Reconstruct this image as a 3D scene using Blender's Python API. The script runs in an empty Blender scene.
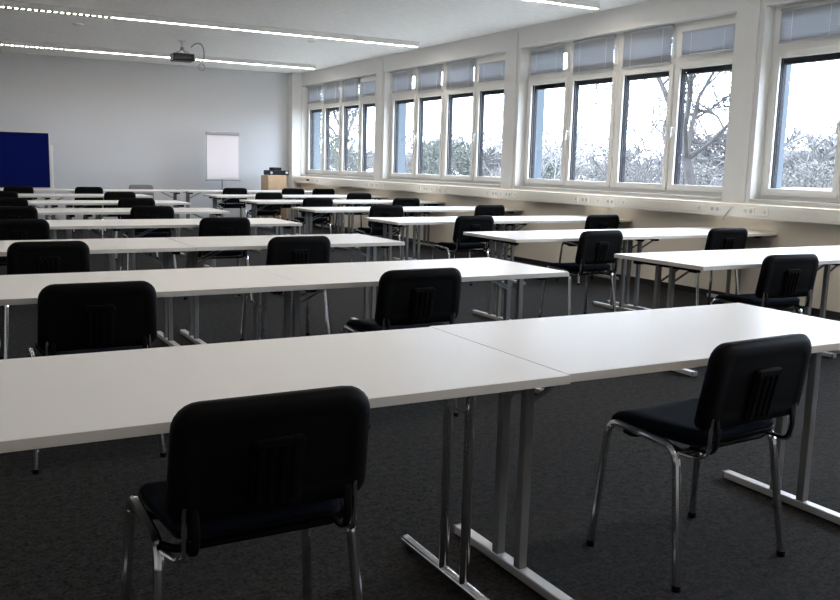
import bpy, bmesh, math, random
from mathutils import Vector, Matrix
PI = math.pi
scn = bpy.context.scene
COL = scn.collection
random.seed(7)

# ------------------------------------------------------------------ materials
def new_mat(name):
    m = bpy.data.materials.new(name); m.use_nodes = True
    nt = m.node_tree; b = nt.nodes['Principled BSDF']
    return m, nt, b

def mat(name, col, rough=.5, metal=0., spec=.5, bump=0., bscale=200., vary=0., vscale=3., coat=0.):
    m, nt, b = new_mat(name)
    b.inputs['Base Color'].default_value = (*col, 1)
    b.inputs['Roughness'].default_value = rough
    b.inputs['Metallic'].default_value = metal
    b.inputs['Specular IOR Level'].default_value = spec
    if coat: b.inputs['Coat Weight'].default_value = coat
    tc = nt.nodes.new('ShaderNodeTexCoord')
    if vary:
        n = nt.nodes.new('ShaderNodeTexNoise'); n.inputs['Scale'].default_value = vscale
        n.inputs['Detail'].default_value = 4
        nt.links.new(tc.outputs['Object'], n.inputs['Vector'])
        r = nt.nodes.new('ShaderNodeMapRange')
        r.inputs['From Min'].default_value = .3; r.inputs['From Max'].default_value = .7
        r.inputs['To Min'].default_value = 1 - vary; r.inputs['To Max'].default_value = 1 + vary
        nt.links.new(n.outputs['Fac'], r.inputs['Value'])
        mx = nt.nodes.new('ShaderNodeVectorMath'); mx.operation = 'SCALE'
        mx.inputs[0].default_value = col
        nt.links.new(r.outputs['Result'], mx.inputs['Scale'])
        nt.links.new(mx.outputs['Vector'], b.inputs['Base Color'])
    if bump:
        n2 = nt.nodes.new('ShaderNodeTexNoise'); n2.inputs['Scale'].default_value = bscale
        n2.inputs['Detail'].default_value = 3
        nt.links.new(tc.outputs['Object'], n2.inputs['Vector'])
        bp = nt.nodes.new('ShaderNodeBump'); bp.inputs['Strength'].default_value = bump
        bp.inputs['Distance'].default_value = .002
        nt.links.new(n2.outputs['Fac'], bp.inputs['Height'])
        nt.links.new(bp.outputs['Normal'], b.inputs['Normal'])
    return m

def emit(name, col, strength):
    m, nt, b = new_mat(name)
    b.inputs['Base Color'].default_value = (.8, .8, .8, 1)
    b.inputs['Emission Color'].default_value = (*col, 1)
    b.inputs['Emission Strength'].default_value = strength
    return m

def glass_mat():
    m = bpy.data.materials.new('window glass'); m.use_nodes = True
    nt = m.node_tree; nt.nodes.clear()
    out = nt.nodes.new('ShaderNodeOutputMaterial')
    mix = nt.nodes.new('ShaderNodeMixShader'); lw = nt.nodes.new('ShaderNodeLayerWeight')
    pw = nt.nodes.new('ShaderNodeMath'); pw.operation = 'POWER'; pw.inputs[1].default_value = 5
    fr = nt.nodes.new('ShaderNodeMath'); fr.operation = 'MULTIPLY_ADD'; fr.inputs[1].default_value = .9; fr.inputs[2].default_value = .035
    nt.links.new(lw.outputs['Facing'], pw.inputs[0]); nt.links.new(pw.outputs[0], fr.inputs[0])
    tr = nt.nodes.new('ShaderNodeBsdfTransparent'); tr.inputs['Color'].default_value = (.95, .97, .98, 1)
    gl = nt.nodes.new('ShaderNodeBsdfGlossy'); gl.inputs['Roughness'].default_value = .02
    nt.links.new(fr.outputs[0], mix.inputs[0]); nt.links.new(tr.outputs[0], mix.inputs[1])
    nt.links.new(gl.outputs[0], mix.inputs[2]); nt.links.new(mix.outputs[0], out.inputs['Surface'])
    return m

def carpet_mat():
    m, nt, b = new_mat('charcoal carpet')
    tc = nt.nodes.new('ShaderNodeTexCoord')
    n = nt.nodes.new('ShaderNodeTexNoise'); n.inputs['Scale'].default_value = 75; n.inputs['Detail'].default_value = 6
    n.inputs['Roughness'].default_value = .7
    n2 = nt.nodes.new('ShaderNodeTexNoise'); n2.inputs['Scale'].default_value = 28; n2.inputs['Detail'].default_value = 4
    for k in (n, n2): nt.links.new(tc.outputs['Object'], k.inputs['Vector'])
    ad = nt.nodes.new('ShaderNodeMath'); ad.operation = 'MULTIPLY_ADD'; ad.inputs[1].default_value = .45
    nt.links.new(n2.outputs['Fac'], ad.inputs[0]); nt.links.new(n.outputs['Fac'], ad.inputs[2])
    cr = nt.nodes.new('ShaderNodeValToRGB')
    cr.color_ramp.elements[0].position = .56; cr.color_ramp.elements[0].color = (.004, .004, .0045, 1)
    cr.color_ramp.elements[1].position = .92; cr.color_ramp.elements[1].color = (.044, .043, .042, 1)
    nt.links.new(ad.outputs[0], cr.inputs[0]); nt.links.new(cr.outputs[0], b.inputs['Base Color'])
    b.inputs['Roughness'].default_value = .95; b.inputs['Specular IOR Level'].default_value = .15
    bp = nt.nodes.new('ShaderNodeBump'); bp.inputs['Strength'].default_value = .5; bp.inputs['Distance'].default_value = .004
    nt.links.new(n.outputs['Fac'], bp.inputs['Height']); nt.links.new(bp.outputs['Normal'], b.inputs['Normal'])
    return m

M = dict(
    wall=mat('white wall paint', (.70, .69, .665), .75, spec=.25, bump=.15, bscale=60),
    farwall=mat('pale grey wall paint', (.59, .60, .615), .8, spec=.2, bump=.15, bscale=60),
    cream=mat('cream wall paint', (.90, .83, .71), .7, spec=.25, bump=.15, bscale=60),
    ceiling=mat('white textured ceiling', (.90, .895, .885), .9, spec=.1, bump=.6, bscale=45, vary=.05, vscale=14),
    carpet=carpet_mat(),
    skirt=mat('black skirting', (.012, .012, .013), .5),
    frame=mat('cream window frame', (.76, .75, .71), .35, spec=.4),
    duct=mat('cream wall duct', (.84, .815, .74), .45, spec=.4),
    gasket=mat('dark gasket', (.004, .004, .010), .6, spec=.2),
    rail=mat('anthracite outside rail', (.004, .004, .010), .6, spec=.2),
    glass=glass_mat(),
    blind=mat('grey blind slats', (.40, .415, .44), .45, spec=.4),
    white=mat('white plastic', (.75, .75, .74), .4),
    sill=mat('grey sill edge', (.42, .41, .40), .5),
    top=mat('white laminate', (.80, .785, .76), .36, spec=.42, bump=.05, bscale=350),
    edge=mat('edge band toned by shade', (.68, .645, .60), .42),  # plastic band; its greyer beige has the edge's shading painted in
    chrome=mat('chrome', (.72, .72, .73), .13, metal=1),
    steel=mat('grey powder coat', (.22, .22, .225), .42, metal=.35),
    plastic=mat('black plastic', (.0022, .0022, .0025), .55, spec=.10, bump=.2, bscale=500),
    fabric=mat('blue black fabric', (.005, .009, .018), .85, spec=.12, bump=.5, bscale=700, vary=.15, vscale=300),
    greyfab=mat('grey fabric', (.20, .20, .20), .9, spec=.1, bump=.4, bscale=600),
    blue=mat('blue felt', (.0008, .005, .075), .9, spec=.1, bump=.3, bscale=500),
    alu=mat('light aluminium', (.62, .62, .62), .4, metal=.4),
    paper=mat('flipchart paper', (.78, .73, .76), .8, spec=.1),
    grey=mat('grey metal', (.33, .33, .34), .4, metal=.5),
    wood=mat('beech veneer', (.52, .36, .21), .5, vary=.08, vscale=9),
    blackdev=mat('black device', (.004, .004, .006), .45, spec=.25),
    silver=mat('silver knob', (.5, .5, .5), .3, metal=.8),
    louvre=mat('dark louvre blades', (.02, .02, .02), .6, spec=.2),
    port=mat('shaded socket recess', (.50, .48, .44), .6),
    lamp=mat('white lamp housing', (.82, .81, .79), .5),
    led=emit('lit lamp diffuser', (1., .895, .79), 45.),
    dark=mat('dark lens', (.02, .02, .03), .15),
    facade=mat('pale blue facade', (.075, .10, .125), .7),
    bark=mat('grey bark', (.036, .032, .031), .9, vary=.3, vscale=4),
    birch=mat('pale birch bark', (.13, .127, .127), .8, vary=.25, vscale=6),
    haze=mat('twigs paled by haze', (.125, .122, .124), .9, vary=.2, vscale=.6),  # haze put into the colour: twigs lightened to look misty
    twig=mat('brown twigs', (.075, .070, .068), .9),
    leaf=mat('evergreen leaves', (.058, .065, .055), .8, vary=.4, vscale=3),
    hedge=mat('winter hedge twigs', (.10, .097, .093), .9, vary=.25, vscale=2),
    grass=mat('winter grass', (.24, .24, .21), .95, vary=.3, vscale=.3),
    roofw=mat('pale flat roof', (.14, .14, .145), .7, vary=.08, vscale=.8),
    render_=mat('pale render', (.06, .06, .062), .8),
    brownroof=mat('brown tiles', (.03, .022, .02), .8),
    window_dark=mat('dark window band', (.08, .09, .10), .2),
)

# ------------------------------------------------------------------ mesh builder
class MB:
    def __init__(s): s.bm = bmesh.new()
    def face(s, vs, mi=0, smooth=False):
        try:
            f = s.bm.faces.new(vs); f.material_index = mi; f.smooth = smooth; return f
        except ValueError: return None
    def box(s, x0, x1, y0, y1, z0, z1, mi=0, bev=0., top_mi=None):
        vs = [s.bm.verts.new((x, y, z)) for x in (x0, x1) for y in (y0, y1) for z in (z0, z1)]
        fs = []
        for idx, tag in (((0, 1, 3, 2), 0), ((4, 6, 7, 5), 0), ((0, 4, 5, 1), 0), ((2, 3, 7, 6), 0), ((0, 2, 6, 4), 2), ((1, 5, 7, 3), 1)):
            f = s.face([vs[i] for i in idx], top_mi if (top_mi is not None and tag) else mi); fs.append(f)
        if bev:
            es = list({e for f in fs for e in f.edges})
            bmesh.ops.bevel(s.bm, geom=es, offset=bev, segments=2, profile=.5, affect='EDGES')
        return s
    def boxm(s, mtx, sx, sy, sz, mi=0, bev=0.):
        n0 = len(s.bm.verts)
        s.bm.verts.ensure_lookup_table()
        before = set(s.bm.verts)
        s.box(-sx/2, sx/2, -sy/2, sy/2, -sz/2, sz/2, mi, bev)
        for v in s.bm.verts:
            if v not in before: v.co = mtx @ v.co
        return s
    def bar(s, a, b, w, h, mi=0, bev=0.):
        a = Vector(a); b = Vector(b); d = b - a
        q = d.to_track_quat('Z', 'Y').to_matrix().to_4x4()
        return s.boxm(Matrix.Translation((a+b)/2) @ q, w, h, d.length, mi, bev)
    def tube(s, pts, r, n=8, mi=0, cap=True, ry=None):
        pts = [Vector(p) for p in pts]
        rs = r if isinstance(r, (list, tuple)) else [r]*len(pts)
        t0 = (pts[1]-pts[0]).normalized()
        up = Vector((0, 0, 1)) if abs(t0.z) < .9 else Vector((0, 1, 0))
        u = t0.cross(up).normalized(); prev = None; rings = []
        for i, p in enumerate(pts):
            if i == 0: t = pts[1]-pts[0]
            elif i == len(pts)-1: t = pts[-1]-pts[-2]
            else: t = (pts[i+1]-pts[i]).normalized()+(pts[i]-pts[i-1]).normalized()
            if t.length < 1e-9: t = t0
            t = t.normalized()
            u = (u - t*u.dot(t)).normalized(); w = t.cross(u)
            ring = [s.bm.verts.new(p + (u*math.cos(2*PI*k/n) + w*math.sin(2*PI*k/n)*(ry or 1))*rs[i]) for k in range(n)]
            if prev:
                for k in range(n): s.face([prev[k], prev[(k+1) % n], ring[(k+1) % n], ring[k]], mi, True)
            rings.append(ring); prev = ring
        if cap:
            s.face(rings[0][::-1], mi); s.face(rings[-1], mi)
        return s
    def lathe(s, prof, n=20, mi=0, off=(0, 0, 0)):
        o = Vector(off); prev = None
        for (r, z) in prof:
            ring = [s.bm.verts.new(o + Vector((r*math.cos(2*PI*k/n), r*math.sin(2*PI*k/n), z))) for k in range(n)]
            if prev:
                for k in range(n): s.face([prev[k], prev[(k+1) % n], ring[(k+1) % n], ring[k]], mi, True)
            else: s.face(ring[::-1], mi)
            prev = ring
        s.face(prev, mi)
        return s
    def rings(s, loops, mi=0, caps=True, smooth=True):
        prev = None; first = None
        for lp in loops:
            ring = [s.bm.verts.new(p) for p in lp]
            if prev:
                n = len(ring)
                for k in range(n): s.face([prev[k], prev[(k+1) % n], ring[(k+1) % n], ring[k]], mi, smooth)
            else: first = ring
            prev = ring
        if caps:
            s.face(first[::-1], mi, smooth); s.face(prev, mi, smooth)
        return s
    def build(s, name, mats, parent=None, loc=(0, 0, 0), rot=0., sharp=35):
        bmesh.ops.recalc_face_normals(s.bm, faces=s.bm.faces)
        me = bpy.data.meshes.new(name); s.bm.to_mesh(me); s.bm.free()
        for m in (mats if isinstance(mats, (list, tuple)) else [mats]): me.materials.append(m)
        if any(p.use_smooth for p in me.polygons): me.set_sharp_from_angle(angle=math.radians(sharp))
        o = bpy.data.objects.new(name, me); COL.objects.link(o)
        o.location = loc; o.rotation_euler = (0, 0, rot)
        if parent: o.parent = parent
        return o

def tag(o, label=None, cat=None, group=None, kind=None):
    if label: o['label'] = label
    if cat: o['category'] = cat
    if group: o['group'] = group
    if kind: o['kind'] = kind
    return o
def empty(name, loc=(0, 0, 0), rot=0., parent=None):
    o = bpy.data.objects.new(name, None); COL.objects.link(o); o.empty_display_size = .1
    o.location = loc; o.rotation_euler = (0, 0, rot)
    if parent: o.parent = parent
    return o
KIDS = {}
def kids(o): return [c for c in COL.objects if c.parent == o]
def copy_tree(o, parent=None):
    c = o.copy(); COL.objects.link(c)
    if parent: c.parent = parent
    for ch in kids(o): copy_tree(ch, c)
    return c
def fillet(pts, r, n=6):
    pts = [Vector(p) for p in pts]; out = [pts[0]]
    for i in range(1, len(pts)-1):
        p = pts[i]; a = (pts[i-1]-p); b = (pts[i+1]-p)
        rr = min(r, a.length*.45, b.length*.45)
        p0 = p + a.normalized()*rr; p1 = p + b.normalized()*rr
        for k in range(n+1):
            t = k/n
            out.append(p0*(1-t)**2 + p*2*t*(1-t) + p1*t**2)
    out.append(pts[-1]); return out
def rrect(w0, w1, z0, z1, rt, rb, ins=0., n=6):
    """rounded trapezoid outline in (x, z): w0 bottom half width, w1 top half width"""
    w0 -= ins; w1 -= ins; z0 += ins; z1 -= ins; rt = max(rt-ins*.6, .012); rb = max(rb-ins*.6, .012)
    P = []
    for cx, cz, r, a0 in ((w1-rt, z1-rt, rt, 0), (-w1+rt, z1-rt, rt, PI/2), (-w0+rb, z0+rb, rb, PI), (w0-rb, z0+rb, rb, 1.5*PI)):
        for k in range(n+1):
            a = a0 + PI/2*k/n
            P.append((cx + r*math.cos(a), cz + r*math.sin(a)))
    return P

# ------------------------------------------------------------------ room dimensions
XW, XL_ = 7.438, -3.0
YF, YB = 18.40, -2.6
ZC = 3.228
ZS, ZW = 1.053, 2.952
WIN = [(14.617, 18.153), (10.558, 14.255), (6.521, 10.202), (2.58, 6.166), (-1.38, 2.22)]   # last one is beside the camera
TH = .42

# ------------------------------------------------------------------ shell
tag(MB().box(XL_-.2, XW+TH, YB-.2, YF+.2, -.12, 0).build('floor', M['carpet']), kind='structure')
tag(MB().box(XL_-.2, XW+TH, YB-.2, YF+.2, ZC, ZC+.2).build('ceiling', M['ceiling']), kind='structure')
tag(MB().box(XL_-.2, XW+TH, YF, YF+.2, 0, ZC).build('wall_front', M['farwall']), kind='structure')
tag(MB().box(XL_-.2, XW+TH, YB-.2, YB, 0, ZC).build('wall_back', M['wall']), kind='structure')
tag(MB().box(XL_-.2, XL_, YB, YF, 0, ZC).build('wall_left', M['wall']), kind='structure')
w = MB()
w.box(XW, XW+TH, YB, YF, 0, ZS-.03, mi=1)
w.box(XW, XW+TH, YB, YF, ZW, ZC)
edges = [YB]
for a, b in sorted(WIN): edges += [a, b]
edges.append(YF)
for i in range(0, len(edges), 2): w.box(XW, XW+TH, edges[i], edges[i+1], ZS-.03, ZW)
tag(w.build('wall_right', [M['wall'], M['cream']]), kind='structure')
# column in the far corner, cover strips on the piers
tag(MB().box(7.225, XW, 18.17, YF, 0, ZC, bev=.004).build('trim_1', M['wall']), kind='structure')
for k, y in enumerate((6.29, 10.33, 14.38)):
    tag(MB().box(XW-.018, XW, y-.07, y+.06, 1.02, ZC, bev=.004).build('trim_%d' % (k+2), M['wall']), kind='structure')
tag(MB().box(XW-.14, XW, YB, 18.17, .868, 1.005, bev=.006).box(XW-.143, XW-.139, YB, 18.17, .895, .978, bev=.0015)
    .build('trim_5', M['duct']), kind='structure')
tag(MB().box(XW-.015, XW, YB, 18.17, 0, .06).build('baseboard_right', M['skirt']), kind='structure')
tag(MB().box(XL_, 7.225, YF-.015, YF, 0, .06).build('baseboard_front', M['skirt']), kind='structure')
tag(MB().box(XL_, XL_+.015, YB, YF, 0, .06).build('baseboard_left', M['skirt']), kind='structure')
tag(MB().box(XL_+.015, XW-.015, YB, YB+.015, 0, .06).build('baseboard_back', M['skirt']), kind='structure')

# ------------------------------------------------------------------ windows
ORD = ['first', 'second', 'third', 'fourth', 'fifth', 'sixth', 'seventh', 'eighth', 'ninth']
FX = XW + .15           # frame plane (room side)
WNAME = ['in the window nearest the far corner', 'in the second window from the far corner',
         'in the third window from the far corner', 'in the window cut by the right picture edge']
def window(i, a, b):
    W = empty('window_%d' % (i+1), (FX, a, ZS)); tag(W, kind='structure')
    def bld(mb, name, m, parent=None):
        o = mb.build(name, m); o.parent = parent or W
        if (parent or W) is W: o.location = (-FX, -a, -ZS)
        return o
    bay = (b-a)/4
    ms = [a, a+bay, a+2*bay, a+3*bay, b]
    f = MB()
    f.box(FX, FX+.07, a, a+.06, ZS, ZW); f.box(FX, FX+.07, b-.06, b, ZS, ZW)
    f.box(FX, FX+.07, a+.06, b-.06, ZS, ZS+.05); f.box(FX, FX+.07, a+.06, b-.06, ZW-.05, ZW)
    for k, m_ in enumerate(ms[1:-1]):
        hw = .045 if k == 1 else .028
        f.box(FX, FX+.07, m_-hw, m_+hw, ZS+.05, ZW-.05)
        if k == 1: f.box(FX-.006, FX, m_-.012, m_+.012, ZS+.05, ZW-.05)
    zt0, zt1 = 2.50, 2.585
    for k in range(4):
        lo = ms[k] + (.06 if k == 0 else (.045 if k == 2 else .028)); hi = ms[k+1] - (.06 if k == 3 else (.045 if k == 1 else .028))
        f.box(FX, FX+.07, lo, hi, zt0, zt1)
    bld(f, 'window_frame', M['frame'])
    s = MB(); s.box(XW-.012, FX+.01, a+.001, b-.001, ZS-.03, ZS, bev=.003)
    bld(s, 'window_sill', M['sill'])
    for k in range(4):
        lo = ms[k] + (.06 if k == 0 else (.045 if k == 2 else .028)); hi = ms[k+1] - (.06 if k == 3 else (.045 if k == 1 else .028))
        z0, z1 = ZS+.05, zt0
        sw = .052
        sh = MB()
        X0, X1 = FX-.022, FX+.05
        sh.box(X0, X1, lo-.008, lo+sw, z0-.008, z1+.006, bev=.004); sh.box(X0, X1, hi-sw, hi+.008, z0-.008, z1+.006, bev=.004)
        sh.box(X0, X1, lo+sw, hi-sw, z0-.008, z0+sw+.01, bev=.004); sh.box(X0, X1, lo+sw, hi-sw, z1-sw, z1+.006, bev=.004)
        so = bld(sh, 'sash', M['frame'])
        g = MB(); gx = FX+.03
        for (p, q, r, t) in ((lo+sw-.004, lo+sw+.006, z0+sw, z1-sw), (hi-sw-.006, hi-sw+.004, z0+sw, z1-sw)): g.box(FX+.006, FX+.024, p, q, r, t); g.box(FX+.034, FX+.062, p, q, r, t)
        so_loc = so.location.copy()
        go = g.build('gasket', M['gasket']); go.parent = so
        pn = MB().box(FX+.026, FX+.032, lo+sw-.01, hi-sw+.01, z0+sw, z1-sw+.01).build('pane', M['glass']); pn.parent = so
        # handle: panes 1,4 hinge outwards so the handles meet at mullions 1 and 3
        hy = hi-.022 if k in (0, 2) else lo+.022
        h = MB()
        h.box(X0-.012, X0, hy-.014, hy+.014, 1.74, 1.86, bev=.003)
        h.tube([(X0-.006, hy, 1.80), (X0-.045, hy, 1.80)], .009, 8)
        h.bar((X0-.045, hy, 1.812), (X0-.05, hy, 1.69), .020, .014, bev=.004)
        ho = h.build('handle', M['white']); ho.parent = so
        # upper light
        u0, u1 = zt1, ZW-.05
        us = MB(); us.box(FX-.012, FX+.05, lo-.004, lo+.045, u0-.006, u1+.004, bev=.003); us.box(FX-.012, FX+.05, hi-.065, hi+.004, u0-.006, u1+.004, bev=.003)
        us.box(FX-.012, FX+.05, lo+.045, hi-.065, u0-.006, u0+.03, bev=.003); us.box(FX-.012, FX+.05, lo+.045, hi-.065, u1-.075, u1+.004, bev=.003)
        uo = bld(us, 'upper_sash', M['frame'])
        pn = MB().box(FX+.026, FX+.032, lo+.04, hi-.06, u0+.028, u1-.07).build('pane', M['glass']); pn.parent = uo
        # outside rails and gathered outside blind
        r = MB(); r.box(FX+.071, FX+.095, lo-.02, lo+.050, ZS, ZW-.02); r.box(FX+.071, FX+.095, hi-.050, hi+.02, ZS, ZW-.02)
        bld(r, 'guide_rail', M['rail'])
        bx = MB(); bx.box(FX+.060, FX+.145, lo-.005, hi+.005, zt0-.105, zt0-.0)
        for q in range(5): bx.box(FX+.056, FX+.15, lo-.003, hi+.003, zt0-.103+q*.02, zt0-.090+q*.02)
        bld(bx, 'gathered_shade', M['rail'])
    # outside sill and pale facade jambs
    j = MB(); j.box(FX+.16, XW+TH+.08, a-.005, b+.005, ZS-.06, ZS-.01)
    bld(j, 'outer_sill', M['alu'])
    j = MB(); j.box(FX+.145, XW+TH+.02, b-.012, b-.0005, ZS-.01, ZW-.001); j.box(FX+.145, XW+TH+.02, a+.0005, a+.012, ZS-.01, ZW-.001); j.box(FX+.145, XW+TH+.02, a+.012, b-.012, ZW-.013, ZW-.001)
    bld(j, 'outer_jamb', M['facade'])
    if i < 4:
        for k in range(4):
            if i == 3 and k < 2: continue      # outside the frame
            lo = ms[k] + (.055 if k == 0 else .03); hi = ms[k+1] - (.055 if k == 3 else .03)
            zt, zb = ((2.845, 2.575), (2.945, 2.52), (2.945, 2.525), (2.913, 2.582))[k]
            y0 = ms[k] + (.075, .040, .062, .100)[k]; y1 = ms[k+1] - (.108, .092, .090, .105)[k]
            bx = FX-.043
            B = empty('venetian_blind', (bx, (y0+y1)/2, zt))
            lab = 'grey blind on the %s upper pane %s' % (ORD[3-k], WNAME[i])
            tag(B, lab, 'blind', 'venetian blinds on the upper panes')
            O = Vector((bx, (y0+y1)/2, zt))
            def bb(mb, name, m):
                o = mb.build(name, m, B, loc=-O); return o
            bb(MB().box(bx-.014, bx+.014, y0, y1, zt-.028, zt, bev=.002), 'headrail', M['blind'])
            sl = MB(); z = zt-.036
            while z > zb+.011:
                v = [sl.bm.verts.new(p) for p in ((bx-.010, y0+.003, z+.0117), (bx-.010, y1-.003, z+.0117), (bx+.010, y1-.003, z-.0117), (bx+.010, y0+.003, z-.0117))]
                v2 = [sl.bm.verts.new((p.co.x+.0009, p.co.y, p.co.z+.0007)) for p in v]
                sl.face(v); sl.face(v2[::-1])
                for q in range(4): sl.face([v[q], v2[q], v2[(q+1) % 4], v[(q+1) % 4]])
                z -= .025
            bb(sl, 'slats', M['blind'])
            bb(MB().box(bx-.011, bx+.011, y0, y1, zb, zb+.016, bev=.002), 'bottom_rail', M['blind'])
            for yy in (y0+.14, y1-.14):
                bb(MB().tube([(bx-.012, yy, zt-.02), (bx-.012, yy, zb+.01)], .0022, 5), 'ladder_cord', M['white'])
    return W
for i, (a, b) in enumerate(WIN): window(i, a, b)

# ------------------------------------------------------------------ ceiling lamps
LAMPX1 = 7.03
def lamp(y, label, nseg=6):
    seg = 1.565
    L = empty('ceiling_light', (LAMPX1 - nseg*seg/2, y, ZC)); tag(L, label, 'light', 'continuous ceiling light lines')
    O = Vector(L.location)
    x0 = LAMPX1 - nseg*seg
    MB().box(x0, LAMPX1, y-.045, y+.045, ZC-.075, ZC, bev=.003).build('housing', M['lamp'], L, loc=-O)
    for k in range(nseg):
        a, b = LAMPX1-(k+1)*seg+.02, LAMPX1-k*seg-.02
        d = MB(); d.rings([[Vector((x, y+.024*math.cos(t), ZC-.0755-.003*math.sin(t))) for t in [PI*q/8 for q in range(9)]] for x in (a, b)])
        d.build('diffuser', M['led'], L, loc=-O)
        if k >= 3:
            v = MB(); x = a+.03
            while x < b:
                v.box(x, x+.040, y-.036, y+.036, ZC-.0835, ZC-.075); x += .078
            v.build('louvre', M['louvre'], L, loc=-O)
    return L
lamp(16.50, 'ceiling light line nearest the far wall, running behind the projector')
lamp(12.37, 'long ceiling light line crossing the upper left, in front of the projector')
lamp(8.175, 'ceiling light line whose end shows at the top picture edge')
lamp(4.02, 'ceiling light line above the front table rows, over the frame')
lamp(-.15, 'ceiling light line above the viewer, outside the frame')
for (x, y, lb) in ((2.15, 13.75, 'small round ceiling detector left of the projector'), (5.64, 13.3, 'small round ceiling detector right of the projector')):
    d = MB().lathe([(.085, 0), (.085, -.012), (.06, -.03), (.0, -.034)][0:3], 18).build('smoke_detector', M['lamp'], loc=(x, y, ZC)); tag(d, lb, 'detector', 'ceiling detectors')

# ------------------------------------------------------------------ projector
P = empty('ceiling_projector', (3.90, 14.655, ZC)); tag(P, 'black projector hanging from a ceiling mount', 'projector')
b = MB().box(-.17, .17, -.13, .13, -.325, -.205, bev=.012); b.build('body', M['blackdev'], P)
MB().lathe([(.042, 0), (.042, .02), (.034, .022)], 18).build('lens', M['dark'], P, loc=(.08, -.13, -.265)).rotation_euler = (PI/2, 0, 0)
MB().lathe([(.055, 0), (.055, -.012), (.022, -.03), (.02, -.095), (.02, -.096)], 16).build('mount_pole', M['white'], P)
a = MB().lathe([(.03, -.10), (.03, -.15)], 14)
for sx in (-1, 1):
    for sy in (-1, 1): a.tube([(0, 0, -.14), (sx*.09, sy*.07, -.19), (sx*.10, sy*.08, -.207)], .007, 6)
a.build('mount_arm', M['grey'], P)
v = MB()
for k in range(9): v.box(-.15+k*.03, -.135+k*.03, -.1315, -.1295, -.30, -.23)
v.build('vent', M['dark'], P)
cab = MB().tube(fillet([(4.05, 14.66, 3.14), (4.12, 14.66, 3.205), (4.22, 14.66, 3.215), (4.265, 14.66, 3.12), (4.265, 14.66, 2.97), (4.22, 14.66, 2.925), (4.075, 14.66, 2.945)], .06), .011, 8)
tag(cab.build('projector_cable', M['grey']), 'thick dark cable looping from the ceiling to the projector', 'cable')
ring = [(4.225+.055*math.sin(t)*1.0, 14.665, 2.835-.055*math.cos(t)) for t in [PI+2*PI*k/18*.97 for k in range(19)]]
cab = MB().tube([(4.19, 14.665, 2.91)] + ring, .006, 6)
tag(cab.build('hanging_cable', M['grey']), 'thin loose cable loop dangling beside the projector', 'cable')

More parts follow.
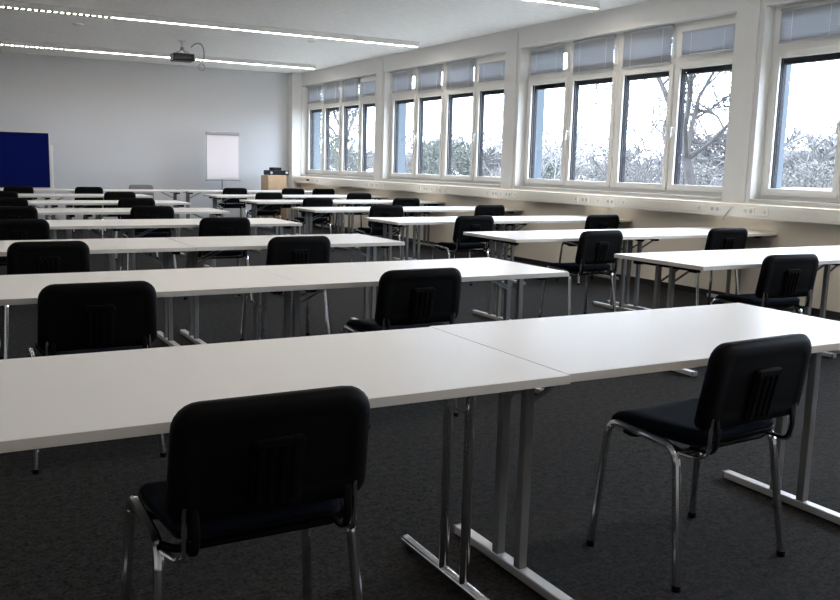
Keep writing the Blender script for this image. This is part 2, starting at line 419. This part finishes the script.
# ------------------------------------------------------------------ chairs
BZ0, BZ1 = .520, .808
def bpos(x, z, d):
    """point of the backrest: x, height z, depth d (0 = rear face, grows towards the sitter)"""
    t = (z-BZ0)/(BZ1-BZ0)
    return Vector((x, -.212 - .042*t + .25*x*x - .012*math.sin(PI*min(max(t, 0), 1)) + d, z))
def bring(ins, d, lift=0.):
    return [bpos(x, z, d) for x, z in rrect(.242, .237, BZ0, BZ1, .065, .045, ins)]
def chair_parts(root, variant=0):
    sh = MB(); sh.rings([bring(.070, .004), bring(.056, .0035), bring(.048, .0005), bring(.022, -.001), bring(.006, .004), bring(0, .013), bring(0, .024), bring(.006, .026)])
    back = sh.build('backrest', M['plastic'], root, sharp=50)
    cu = MB(); cu.rings([bring(.008, .024), bring(.002, .030), bring(.004, .042), bring(.016, .052), bring(.05, .056)])
    cu.build('cushion', M['greyfab'] if variant else M['fabric'], back, sharp=60)
    rp = MB()
    def rl(w, z0, z1, d): return [bpos(x, z, d) for x, z in rrect(w, w, z0, z1, .012, .012, 0, 3)]
    rp.rings([rl(.062, .538, .714, .008), rl(.062, .538, .714, -.001), rl(.058, .542, .710, -.003), ])
    for k in range(4):
        xx = -.042+.028*k
        rp.rings([[bpos(xx+x, z, -.002) for x, z in rrect(.008, .008, .546, .692, .007, .007, 0, 3)], [bpos(xx+x, z, -.007) for x, z in rrect(.006, .006, .549, .689, .006, .006, 0, 3)]])
    rp.rings([[bpos(x, z, -.004) for x, z in rrect(.058, .058, .695, .708, .006, .006, 0, 3)], [bpos(x, z, -.010) for x, z in rrect(.056, .056, .697, .707, .005, .005, 0, 3)]])
    rp.build('grip_panel', M['plastic'], back, sharp=40)
    def sring(ins, z, drop=0.):
        P_ = []
        for x, y in rrect(.212, .222, -.165, .235, .07, .06, ins):
            zz = z + .020 - .030*max(0, (y-.10)/.125)**2 + .012*(x/.22)**2 + .010*max(0, (-y-.08)/.11)
            P_.append(Vector((x, y, zz)))
        return P_
    ss = MB(); ss.rings([sring(.07, .418), sring(.03, .420), sring(.004, .430), sring(0, .440), sring(.004, .444)])
    seat = ss.build('seat_shell', M['plastic'], root, sharp=50)
    st = MB(); st.rings([sring(.006, .442), sring(0, .450), sring(.002, .462), sring(.015, .474), sring(.05, .478), sring(.10, .476)])
    st.build('seat', M['fabric'], root, sharp=60)
    for sx in (-1, 1):
        path = fillet([(sx*.266, .215, .012), (sx*.240, .185, .468), (sx*.240, -.110, .452), (sx*.266, -.170, .012)], .06, 8)
        half = len(path)//2
        mid = (path[half-1]+path[half])/2
        for nm, pp in (('f', path[:half]+[mid]), ('r', [mid]+path[half:])):
            lg = MB().tube(pp, .0135, 10).build('leg', M['chrome'], root)
            e = pp[0] if nm == 'f' else pp[-1]
            MB().lathe([(.0142, 0), (.0148, .008), (.0142, .020)], 10).build('foot_cap', M['plastic'], lg, loc=(e.x, e.y, 0))
        br = MB()
        p = fillet([(sx*.185, -.120, .448), (sx*.185, -.205, .448), (sx*.185, -.222, .500), (sx*.185, -.203, .600)], .04, 6)
        br.tube(p, .011, 8, ry=.5)
        br.build('bracket', M['plastic'], root)
        MB().tube(fillet([(sx*.240, -.100, .435), (sx*.215, -.170, .430), (sx*.207, -.205, .450), (sx*.207, -.210, .570)], .035), .0065, 8).build('stay', M['chrome'], root)
    for y in (.11, -.10):
        MB().tube(fillet([(-.24, y, .448), (-.20, y, .426), (.20, y, .426), (.24, y, .448)], .03), .010, 8).build('crossbar', M['plastic'], root)
chair0 = empty('conference_chair'); chair_parts(chair0)
used = [False]
def chair(x, yrow, label, rot=0., cy=.085, group='black chairs at the tables'):
    o = chair0 if not used[0] else copy_tree(chair0)
    used[0] = True
    o.location = (x, yrow+cy, 0); o.rotation_euler = (0, 0, math.radians(rot))
    tag(o, label, 'chair', group)
    return o
YL = [1.937, 3.893, 5.831, 7.887, 9.87, 11.829, 14.039, 16.274]
YR = [3.844, 5.802, 7.817, 9.97, 12.064, 14.021]
RN = ['front', 'second', 'third', 'fourth', 'fifth', 'sixth', 'seventh']
LX = [(.68, 2.308), (.64, 2.19), (.68, 2.32), (.70, 2.44), (.83, 2.24), (.94, 2.49), (1.03, 2.71)]
ROT = {(0, 1): 3, (1, 1): 1, (2, 1): 2, (3, 1): -1, (1, 0): -1}
for r in range(7):
    for c in range(2):
        lab = 'black chair in the %s row of the left block, %s' % (RN[r], 'aisle seat on the right' if c else 'left seat towards the picture edge')
        if r == 0: lab = ['large black chair seen from behind at bottom left, at the front table row', 'black chair at bottom right with its chrome legs fully in view'][c]
        chair(LX[r][c], YL[r], lab, ROT.get((r, c), 0), .105 if (r, c) == (0, 1) else .085)
RX = [(4.93,), (5.05, 6.60), (5.11, 6.86), (5.2, 6.78), (5.16, 6.65), (5.12, 6.79)]
RR = ['nearest', 'second', 'third', 'fourth', 'fifth', 'sixth']
for r in range(6):
    for c, x in enumerate(RX[r]):
        lab = 'black chair in the %s row of the right block, %s' % (RR[r], ('aisle seat on the left', 'seat beside the window wall')[c])
        if r == 0: lab = 'black chair at the nearest table of the right block, by the picture edge'
        chair(x, YR[r], lab, {(0, 0): -4, (1, 0): 2, (1, 1): -3}.get((r, c), 0))
for x, lb in ((1.48, 'first from the left'), (2.62, 'second from the left'), (5.27, 'in front of the flipchart'), (6.45, 'in front of the wooden cabinet'), (7.10, 'last one by the window wall')):
    chair(x, YL[7], 'black chair at the farthest table row, ' + lb)
g = empty('conference_chair', (3.83, 17.34, 0), PI); chair_parts(g, 1)
tag(g, 'grey-cushioned chair beyond the farthest table row, facing the room', 'chair')

# ------------------------------------------------------------------ tables
D = .803
def make_leg(root, x, inward, style, dy=0.):
    """T-leg: foot bar, two posts, braces and a top rail; x = leg plane, inward = +1/-1 towards the table middle"""
    L = empty('leg', (x, dy, 0), parent=root)
    mt = M['chrome'] if style == 'chrome' else M['steel']
    f = MB()
    if style == 'chrome':
        f.tube([(0, -.31, .022), (0, .31, .022)], .019, 12)
    else:
        f.box(-.021, .021, -.31, .31, .006, .036, bev=.004)
    fo = f.build('foot', M['chrome'] if style == 'chrome' else M['alu'], L)
    for sy in (-1, 1):
        (MB().lathe([(.0195, -.006), (.0195, .006)], 12).build('foot_cap', mt, L, loc=(0, sy*.312, .022)) if style == 'chrome' else MB().box(-.0215, .0215, sy*.312-.006, sy*.312+.006, .004, .0365, bev=.003).build('foot_cap', mt, L)).rotation_euler = (PI/2 if style == 'chrome' else 0, 0, 0)
        MB().box(-.014, .014, sy*.27-.014, sy*.27+.014, 0, .010).build('glide', M['plastic'], L)
        p = MB()
        if style == 'chrome': p.tube([(0, sy*.062, .03), (0, sy*.062, .69)], .0155, 12)
        else: p.box(-.016, .016, sy*.062-.016, sy*.062+.016, .03, .69, bev=.004)
        p.build('post', mt, L)
        MB().bar((0, sy*.05, .575), (inward*.25, sy*.05, .695), .012, .010).build('brace', M['chrome'] if style == 'chrome' else mt, L)
    rl = MB(); rl.box(-.014, .014, -.25-dy, .25-dy, .682, .706, bev=.003)
    for sy in (-1, 1): rl.box(-.024, .024, sy*.25-.03-dy, sy*.25+.03-dy, .676, .709, bev=.004)
    rl.build('top_rail', M['plastic'], L)
    MB().tube([(inward*.25, -.07, .697), (inward*.25, .07, .697)], .009, 8).build('brace_bar', mt, L)
    return L
def make_table(Lg, styles=('steel', 'steel'), inset=(.09, .09), dy=0.):
    t = empty('folding_table')
    MB().box(-Lg/2, Lg/2, -D/2, D/2, .709, .735, mi=1, top_mi=0, bev=.0015).build('tabletop', [M['top'], M['edge']], t)
    make_leg(t, -Lg/2+inset[0], 1, styles[0], dy); make_leg(t, Lg/2-inset[1], -1, styles[1], dy)
    return t
PROTO = {}
def table(x0, x1, y, label, styles=('steel', 'steel'), inset=(.09, .09), dy=0., rot=0., group='white folding tables in rows'):
    key = (round(x1-x0, 3), styles, inset, dy)
    if key not in PROTO: o = PROTO[key] = make_table(x1-x0, styles, inset, dy)
    else: o = copy_tree(PROTO[key])
    o.location = ((x0+x1)/2, y+D/2, 0); o.rotation_euler = (0, 0, math.radians(rot)); tag(o, label, 'table', group)
    return o
TN = ['front', 'second', 'third', 'fourth', 'fifth', 'sixth', 'seventh']
SL = 1.615
for r in range(7):
    xr = 3.245 if r != 4 else 3.16
    s0 = xr-1.625
    for c in range(2):
        lab = 'white folding table in the %s row of the left block, %s' % (TN[r], ('left half of the row', 'right half by the aisle')[c])
        if r == 0: lab = ['white folding table nearest the viewer on round chrome legs, left of the seam', 'white folding table at front right on square grey legs, right of the seam'][c]
        x0, x1 = ((s0-1.622, s0), (s0+(.007 if r == 2 else (.0035 if r == 0 else .0)), xr))[c]
        st = ('chrome', 'chrome') if (c == 0 and r in (0, 1)) else ('steel', 'steel')
        ins = (.03, .185) if (r == 0 and c == 0) else ((.035, .215) if r == 0 else (.09, .09))
        table(x0, x1, YL[r] - ((.022, .024)[c] if r == 0 else 0), lab, st, ins, -.105 if r == 0 else 0., -.55 if r == 0 else 0.)
for r in range(6):
    for c in range(2):
        lab = 'white folding table in the %s row of the right block, %s' % (RR[r], ('left half by the aisle', 'half touching the window wall')[c])
        x0, x1 = ((4.27, 5.86), (5.862, 7.43))[c]
        table(x0, x1, YR[r], lab)
for k, (x0, x1) in enumerate(((1.13, 2.74), (2.745, 4.355), (4.42, 6.0), (6.003, 7.40))):
    table(x0, x1, YL[7], 'white folding table in the farthest row, ' + ('below the blue board', 'between blue board and flipchart', 'in front of the flipchart', 'in front of the wooden cabinet')[k], inset=(.035 if k == 0 else .09, .09))

# ------------------------------------------------------------------ things along the far wall
pb = empty('pinboard', (1.64, 18.0, 0)); tag(pb, 'blue felt pinboard with a light frame at the left, by the far wall', 'board')
MB().box(-.575, .575, -.012, .012, .722, 1.752).build('panel', M['blue'], pb)
f = MB(); f.box(-.6, .6, -.018, .018, 1.75, 1.778, bev=.003); f.box(-.6, .6, -.018, .018, .698, .724, bev=.003)
f.box(-.6, -.573, -.018, .018, .724, 1.75, bev=.003); f.box(.573, .6, -.018, .018, .724, 1.75, bev=.003)
f.build('frame', M['alu'], pb)
for sx in (-1, 1):
    MB().box(sx*.622-.018, sx*.622+.018, -.018, .018, .03, 1.52, bev=.004).build('post', M['white'], pb)
    MB().box(sx*.622-.02, sx*.622+.02, -.24, .24, 0, .03, bev=.005).build('foot', M['white'], pb)

fc = empty('flipchart', (5.54, 17.77, 0)); tag(fc, 'white flipchart easel with blank paper standing by the far wall', 'flipchart')
MB().box(-.34, .34, 0, .02, .93, 1.86, bev=.004).build('board', M['white'], fc)
MB().box(-.335, .335, -.012, 0, .95, 1.84).build('paper_pad', M['paper'], fc)
MB().box(-.35, .35, -.035, .022, 1.835, 1.895, bev=.006).build('clamp_bar', M['grey'], fc)
MB().box(-.36, .36, -.075, .02, .895, .918, bev=.004).build('pen_tray', M['grey'], fc)
MB().tube([(0, .035, 1.0), (0, .035, .10)], .016, 10).build('stand_pole', M['grey'], fc)
for k in range(5):
    t = 2*PI*k/5+.3
    MB().tube([(0, .035, .10), (.30*math.cos(t), .035+.30*math.sin(t), .015)], [.014, .010], 8).build('leg', M['grey'], fc)

cb = empty('wooden_cabinet', (6.60, 17.62, 0)); tag(cb, 'low beech cabinet at the far wall carrying a black device', 'cabinet')
MB().box(-.205, .205, -.20, .22, .05, 1.03, bev=.003).build('body', M['wood'], cb)
MB().box(-.195, .195, -.185, .2, 0, .05).build('plinth', M['plastic'], cb)
dd = MB().box(-.202, .202, -.219, -.2005, .055, 1.0, bev=.002).build('door', M['wood'], cb)
MB().lathe([(.012, 0), (.012, .012), (.018, .02), (.014, .028)], 12).build('knob', M['silver'], dd, loc=(-.15, -.219, .93)).rotation_euler = (PI/2, 0, 0)
dv = empty('audio_device', (6.645, 17.60, 1.03)); tag(dv, 'black audio device with a raised middle on the wooden cabinet', 'device')
MB().box(-.225, .225, -.16, .16, .008, .105, bev=.008).build('body', M['blackdev'], dv)
MB().box(-.11, .08, -.12, .13, .104, .165, bev=.012).build('top_unit', M['blackdev'], dv)
for k, x in enumerate((-.17, .17)): MB().lathe([(.028, 0), (.028, .012), (.02, .014)], 14).build('knob', M['silver'], dv, loc=(x, -.16, .055)).rotation_euler = (PI/2, 0, 0)
for sx in (-1, 1):
    for sy in (-1, 1): MB().lathe([(.015, 0), (.015, .009)], 10).build('foot', M['plastic'], dv, loc=(sx*.19, sy*.12, 0))

# ------------------------------------------------------------------ sockets on the wall duct
SX = XW-.143
def socket(y, n, label):
    s = empty('wall_socket', (SX, y, .936)); tag(s, label, 'socket', 'sockets along the wall duct')
    hw = .072 if n == 2 else .040
    MB().box(-.008, 0, -hw, hw, -.040, .040, bev=.003).build('plate', M['duct'], s)
    if n == 2:
        for k in (-.034, .034):
            o = MB().lathe([(.021, 0), (.021, .0008), (.008, .001)], 14).build('recess', M['port'], s, loc=(-.008, k, 0)); o.rotation_euler = (0, -PI/2, 0)
    else:
        MB().box(-.0092, -.008, -.011, .011, -.010, .010).build('port', M['port'], s)
GR = [((8.69, 8.52, 8.27, 8.06, 7.83), 'below the third window'), ((6.68, 6.47, 6.05, 5.85), 'at the pier beside the nearest window'),
      ((10.66, 10.48, 10.32, 10.15, 9.98), 'at the pier before the third window'), ((12.65, 12.45, 12.25, 12.05, 11.84), 'below the second window'),
      ((14.58, 14.38, 14.18, 13.98), 'at the pier before the second window'), ((17.1, 16.9), 'near the far corner')]
for ys, where in GR:
    for k, y in enumerate(ys):
        n = 2 if k % 2 == 1 or (len(ys) == 4 and k == 2) else 1
        if len(ys) == 4 and k == 3: n = 1
        socket(y, n, '%s socket on the duct %s, %s from left' % ('double' if n == 2 else 'single', where, ORD[k]))
pl = MB().lathe([(.018, 0), (.020, .02), (.014, .05), (.006, .055)], 12).build('socket_plug', M['plastic'], loc=(SX, 17.38, .945)); pl.rotation_euler = (0, -PI/2, 0)
tag(pl, 'black plug in the wall duct near the far corner', 'plug')
cl = MB().tube(fillet([(SX-.002, 6.25, .965), (SX-.03, 6.25, .955), (SX-.035, 6.29, .90), (SX-.03, 6.33, .86), (SX-.025, 6.34, .83)], .03), .005, 6)
tag(cl.build('hanging_cable', M['grey']), 'short loose cable hanging from the wall duct between the sockets', 'cable')

# ------------------------------------------------------------------ outside
tag(MB().box(XW+TH+.5, 260, -120, 300, -4.3, -4.0).build('ground', M['grass']), kind='structure')
fw = MB()
for e in range(0, len(edges), 2): fw.box(XW+TH, XW+TH+.04, edges[e], edges[e+1], -4, 4.2)
fw.box(XW+TH, XW+TH+.04, YB, YF, -4, ZS-.06)
tag(fw.build('trim_6', M['facade']), kind='structure')

def grow(seed, h, r0, levels=4, spread=.6, fork=.35, lean=(0, 0), kids_=(3, 4), up=.25, seg=4, wig=.12, shrink=.68, limbs=None, trunk_len=None, minr=.012):
    rnd = random.Random(seed); trunk = MB(); crown = MB()
    def branch(p, d, ln, r, lv):
        pts = [p.copy()]; rs = [max(r, minr)]; q = p.copy(); dd = d.copy()
        n = seg if lv < 3 else 3
        wg = wig*(.35 if lv == 0 else 1)
        for k in range(n):
            dd = (dd + Vector((rnd.gauss(0, wg), rnd.gauss(0, wg), rnd.gauss(0, wg)+.03*up))).normalized()
            q = q + dd*ln/n; pts.append(q.copy()); rs.append(max(minr, r*(1-.45*(k+1)/n)))
        (trunk if lv == 0 else crown).tube(pts, rs, 7 if lv == 0 else (5 if lv < 3 else 3), cap=lv < 2)
        if lv >= levels: return
        if lv == 0 and limbs:
            for (dx, dy, dz, l2, rr) in limbs:
                branch(pts[-1] - dd*.25*rnd.random(), Vector((dx, dy, dz)).normalized(), l2, rs[-1]*rr, 1)
            return
        c = rnd.randint(*kids_) + (1 if lv >= 2 else 0)
        for j in range(c):
            f0 = fork if lv == 0 else .25
            t = min(f0 + (1-f0)*(j+rnd.random()*.8)/c, 1.); i = min(int(t*n), n-1); fr = t*n-i
            pp = pts[i].lerp(pts[i+1], min(fr, 1))
            a = rnd.random()*2*PI; sp_ = spread*(.7+.6*rnd.random())
            side = Vector((math.cos(a), math.sin(a), 0))
            nd = (dd*(1-sp_*.5) + side*sp_ + Vector((0, 0, up*rnd.random()))).normalized()
            branch(pp, nd, ln*shrink*(.7+.5*rnd.random()), r*(1-.45*t)*.62, lv+1)
    branch(Vector((0, 0, 0)), Vector((lean[0], lean[1], 1)).normalized(), trunk_len or h*.55, r0, 0)
    return trunk, crown
def tree(name, seed, loc, h, r0, label, bark='bark', twig='twig', group='bare trees outside', **kw):
    t, c = grow(seed, h, r0, **kw)
    e = empty(name, loc); tag(e, label, 'tree', group)
    t.build('trunk', M[bark], e); c.build('branches', M[twig], e)
    return e
tree('bare_tree', 12, (20, 17.3, -4), 11, .24, 'large bare spreading tree outside the last pane of the third window', twig='bark', levels=5, spread=.8, wig=.17, kids_=(3, 4), up=.25, minr=.0095,
     trunk_len=5.9, lean=(0, .07), shrink=.62, limbs=[(.2, .55, 1, 4.4, .75), (-.3, -.35, 1, 4.2, .7), (.3, -.8, .75, 3.4, .55), (-.2, .95, .5, 3.4, .5), (0, .05, 1, 4.0, .55)])
tree('birch_tree', 5, (22, 27.9, -4), 7.6, .08, 'slender pale birch outside the first pane of the third window', bark='birch', twig='birch', levels=4, fork=.4, spread=.45, up=.5, minr=.016)
tree('young_tree', 21, (28, 30.2, -4), 10.5, .08, 'thin upright young tree outside the third pane of the third window', bark='twig', twig='twig', levels=4, fork=.3, spread=.45, up=.6, minr=.016)
tree('young_tree', 22, (33.5, 34.2, -4), 10.0, .07, 'second thin young tree behind the upright one, third window', bark='twig', twig='twig', levels=4, fork=.3, spread=.5, up=.5, minr=.016)
tree('bare_tree', 31, (31, 67.0, -4), 16, .27, 'bare tree filling the window nearest the far corner', twig='twig', levels=5, fork=.4, spread=.75, kids_=(3, 4), wig=.14, minr=.026)
tree('bare_tree', 33, (44, 96, -4), 15, .2, 'second bare tree behind the far corner window', twig='twig', levels=4, fork=.4, spread=.7, kids_=(4, 4), minr=.03)
# distant tree line, each tree an object of its own
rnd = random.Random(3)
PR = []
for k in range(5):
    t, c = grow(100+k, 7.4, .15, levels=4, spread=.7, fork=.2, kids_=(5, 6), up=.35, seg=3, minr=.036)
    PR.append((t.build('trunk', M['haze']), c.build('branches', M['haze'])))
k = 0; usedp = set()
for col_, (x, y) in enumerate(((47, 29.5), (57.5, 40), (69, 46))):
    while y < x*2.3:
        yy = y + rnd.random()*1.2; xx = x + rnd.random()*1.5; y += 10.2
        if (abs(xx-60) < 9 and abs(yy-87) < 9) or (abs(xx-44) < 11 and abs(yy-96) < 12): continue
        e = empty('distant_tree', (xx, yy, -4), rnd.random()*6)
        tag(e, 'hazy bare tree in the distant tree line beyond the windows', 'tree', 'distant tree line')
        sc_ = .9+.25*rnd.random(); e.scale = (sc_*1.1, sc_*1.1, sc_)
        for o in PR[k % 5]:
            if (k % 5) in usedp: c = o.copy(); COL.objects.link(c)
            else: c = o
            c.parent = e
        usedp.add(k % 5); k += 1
# evergreen shrubs and winter hedges
def shrub(name, loc, rx, ry, h, n, m, label, size=.16, seed=1):
    rd = random.Random(seed); e = empty(name, loc); tag(e, label, 'shrub', 'shrubs outside')
    st = MB()
    for k in range(7):
        a = rd.random()*6.28
        st.tube([(0, 0, 0), (rx*.3*math.cos(a), ry*.3*math.sin(a), h*.5), (rx*.6*math.cos(a), ry*.6*math.sin(a), h*.85)], [.06, .04, .015], 5)
    st.build('stems', M['bark'], e)
    lf = MB()
    for k in range(n):
        u = rd.random()**.4; a = rd.random()*2*PI; z = rd.random()
        rr = math.sqrt(max(0, 1-(z*1.05-.35)**2/.62))*u
        p = Vector((rx*rr*math.cos(a), ry*rr*math.sin(a), h*z+rd.gauss(0, .1)))
        d = Vector((rd.gauss(0, 1), rd.gauss(0, 1), rd.gauss(.4, 1))).normalized(); s_ = d.cross(Vector((rd.gauss(0, 1), rd.gauss(0, 1), rd.gauss(0, 1)))).normalized()
        w_ = size*(.6+.8*rd.random())
        q0 = p - s_*w_*.3; q1 = p + s_*w_*.3
        lf.face([lf.bm.verts.new(v) for v in (q0, p+d*w_*.6, q1, p-d*w_*.6)])
    lf.build('foliage', m, e)
shrub('evergreen_shrub', (31, 50.0, -4), 3.2, 3.4, 6.8, 14000, M['leaf'], 'dense evergreen shrub outside the second window', .15, 2)
shrub('evergreen_shrub', (32.5, 42.6, -4), 2.4, 3.0, 5.8, 9000, M['leaf'], 'lower evergreen shrub right of the dense one, second window', .15, 3)
shrub('evergreen_shrub', (26, 57.0, -4), 2.2, 2.8, 7.2, 9000, M['leaf'], 'evergreen shrub outside the window nearest the far corner', .14, 4)
for k, (x, y, rx, ry, h, wh) in enumerate(((25.5, 21.4, 1.5, 1.6, 5.6, 'below the large bare tree'), (27.5, 25.4, 1.7, 1.7, 5.5, 'left of the large bare tree'),
        (36, 38.5, 2., 2.1, 5.5, 'behind the upright young trees'), (32, 37.6, 1.6, 1.7, 5.4, 'beyond the pale birch'), (36.5, 46.5, 2., 2., 5.6, 'left of the pale birch'), (40, 29.0, 2.6, 2.6, 5.9, 'outside the nearest window'))):
    shrub('winter_shrub', (x, y, -4), rx, ry, h, 12000, M['hedge'], 'brown winter shrub outside, ' + wh, .10, 20+k)
# neighbouring buildings
def house(name, loc, rot, parts, label):
    e = empty(name, loc, math.radians(rot)); tag(e, label, 'building')
    for nm, m, bx in parts:
        q = MB()
        for b_ in bx: q.box(*b_)
        q.build(nm, M[m], e)
    return e
house('flat_roof_building', (27, 11.5, -4), -18, [('wall', 'render_', [(-6.5, 6.5, -9, 3.2, 0, 4.72)]), ('roof', 'roofw', [(-6.8, 6.8, -9.3, 3.5, 4.72, 4.92)]),
    ('window', 'window_dark', [(-6.53, -6.49, -6, -4, 1.2, 3.2)])], 'low building with a pale flat roof outside the nearest window')
house('long_building', (84, 56, -4), 12, [('wall', 'render_', [(-5, 5, -14, 12, 0, 7.2)]), ('window_band', 'window_dark', [(-5.03, -5, -13.5, 11.5, 5.0, 6.1)]), ('roof', 'roofw', [(-5.3, 5.3, -14.3, 12.3, 7.2, 7.6)])],
    'long flat building with a window band beyond the nearest window')
hs = empty('gable_house', (60, 87, -4), .5); tag(hs, 'small white gabled house far beyond the second window', 'building')
q = MB(); q.rings([[Vector((x, y, z)) for y, z in ((-2.6, 0), (2.6, 0), (2.6, 3.4), (0, 5.1), (-2.6, 3.4))] for x in (-3, 3)], smooth=False); q.build('wall', M['render_'], hs)
q = MB()
for s in (-1, 1): q.bar((0, s*2.95, 3.2), (0, 0, 5.25), 6.5, .12)
q.build('roof', M['brownroof'], hs)

# ------------------------------------------------------------------ sky
wd = bpy.data.worlds.new('overcast sky'); scn.world = wd; wd.use_nodes = True
nt = wd.node_tree; bg = nt.nodes['Background']
tc = nt.nodes.new('ShaderNodeTexCoord'); sx = nt.nodes.new('ShaderNodeSeparateXYZ'); nt.links.new(tc.outputs['Generated'], sx.inputs[0])
rp = nt.nodes.new('ShaderNodeValToRGB')
rp.color_ramp.elements[0].position = 0.0; rp.color_ramp.elements[0].color = (.72, .83, 1.0, 1)
rp.color_ramp.elements[1].position = .8; rp.color_ramp.elements[1].color = (.88, .95, 1.08, 1)
nt.links.new(sx.outputs['Z'], rp.inputs[0]); nt.links.new(rp.outputs[0], bg.inputs['Color'])
bg.inputs['Strength'].default_value = 11.3

# ------------------------------------------------------------------ camera
f, px, py, pitch, yaw, roll, H = 874.73, 395.977, 297.48, -.151285, .4990226, .0231251, 1.32198
cy_, sy_, cp, sp, cr, sr = math.cos(yaw), math.sin(yaw), math.cos(pitch), math.sin(pitch), math.cos(roll), math.sin(roll)
fwd = Vector((sy_*cp, cy_*cp, sp)); right = Vector((cy_, -sy_, 0)); up = right.cross(fwd)
r2 = right*cr + up*sr; u2 = up*cr - right*sr
cam = bpy.data.cameras.new('camera'); co = bpy.data.objects.new('camera', cam); COL.objects.link(co)
co.matrix_world = Matrix(((r2.x, u2.x, -fwd.x, 0), (r2.y, u2.y, -fwd.y, 0), (r2.z, u2.z, -fwd.z, H), (0, 0, 0, 1)))
cam.sensor_fit = 'HORIZONTAL'; cam.sensor_width = 36; cam.lens = f*36/840
cam.shift_x = (420-px)/840; cam.shift_y = (py-300)/840
cam.clip_end = 1000; cam.clip_start = .05
scn.camera = co

# ------------------------------------------------------------------ render look
scn.view_settings.view_transform = 'Standard'; scn.view_settings.look = 'None'
scn.view_settings.gamma = 1; scn.view_settings.exposure = .42
scn.view_settings.use_curve_mapping = False
scn.cycles.use_denoising = True
scn.cycles.max_bounces = 10; scn.cycles.diffuse_bounces = 6; scn.cycles.glossy_bounces = 4; scn.cycles.transparent_max_bounces = 12
scn.cycles.sample_clamp_indirect = 8
scn.cycles.caustics_reflective = False; scn.cycles.caustics_refractive = False
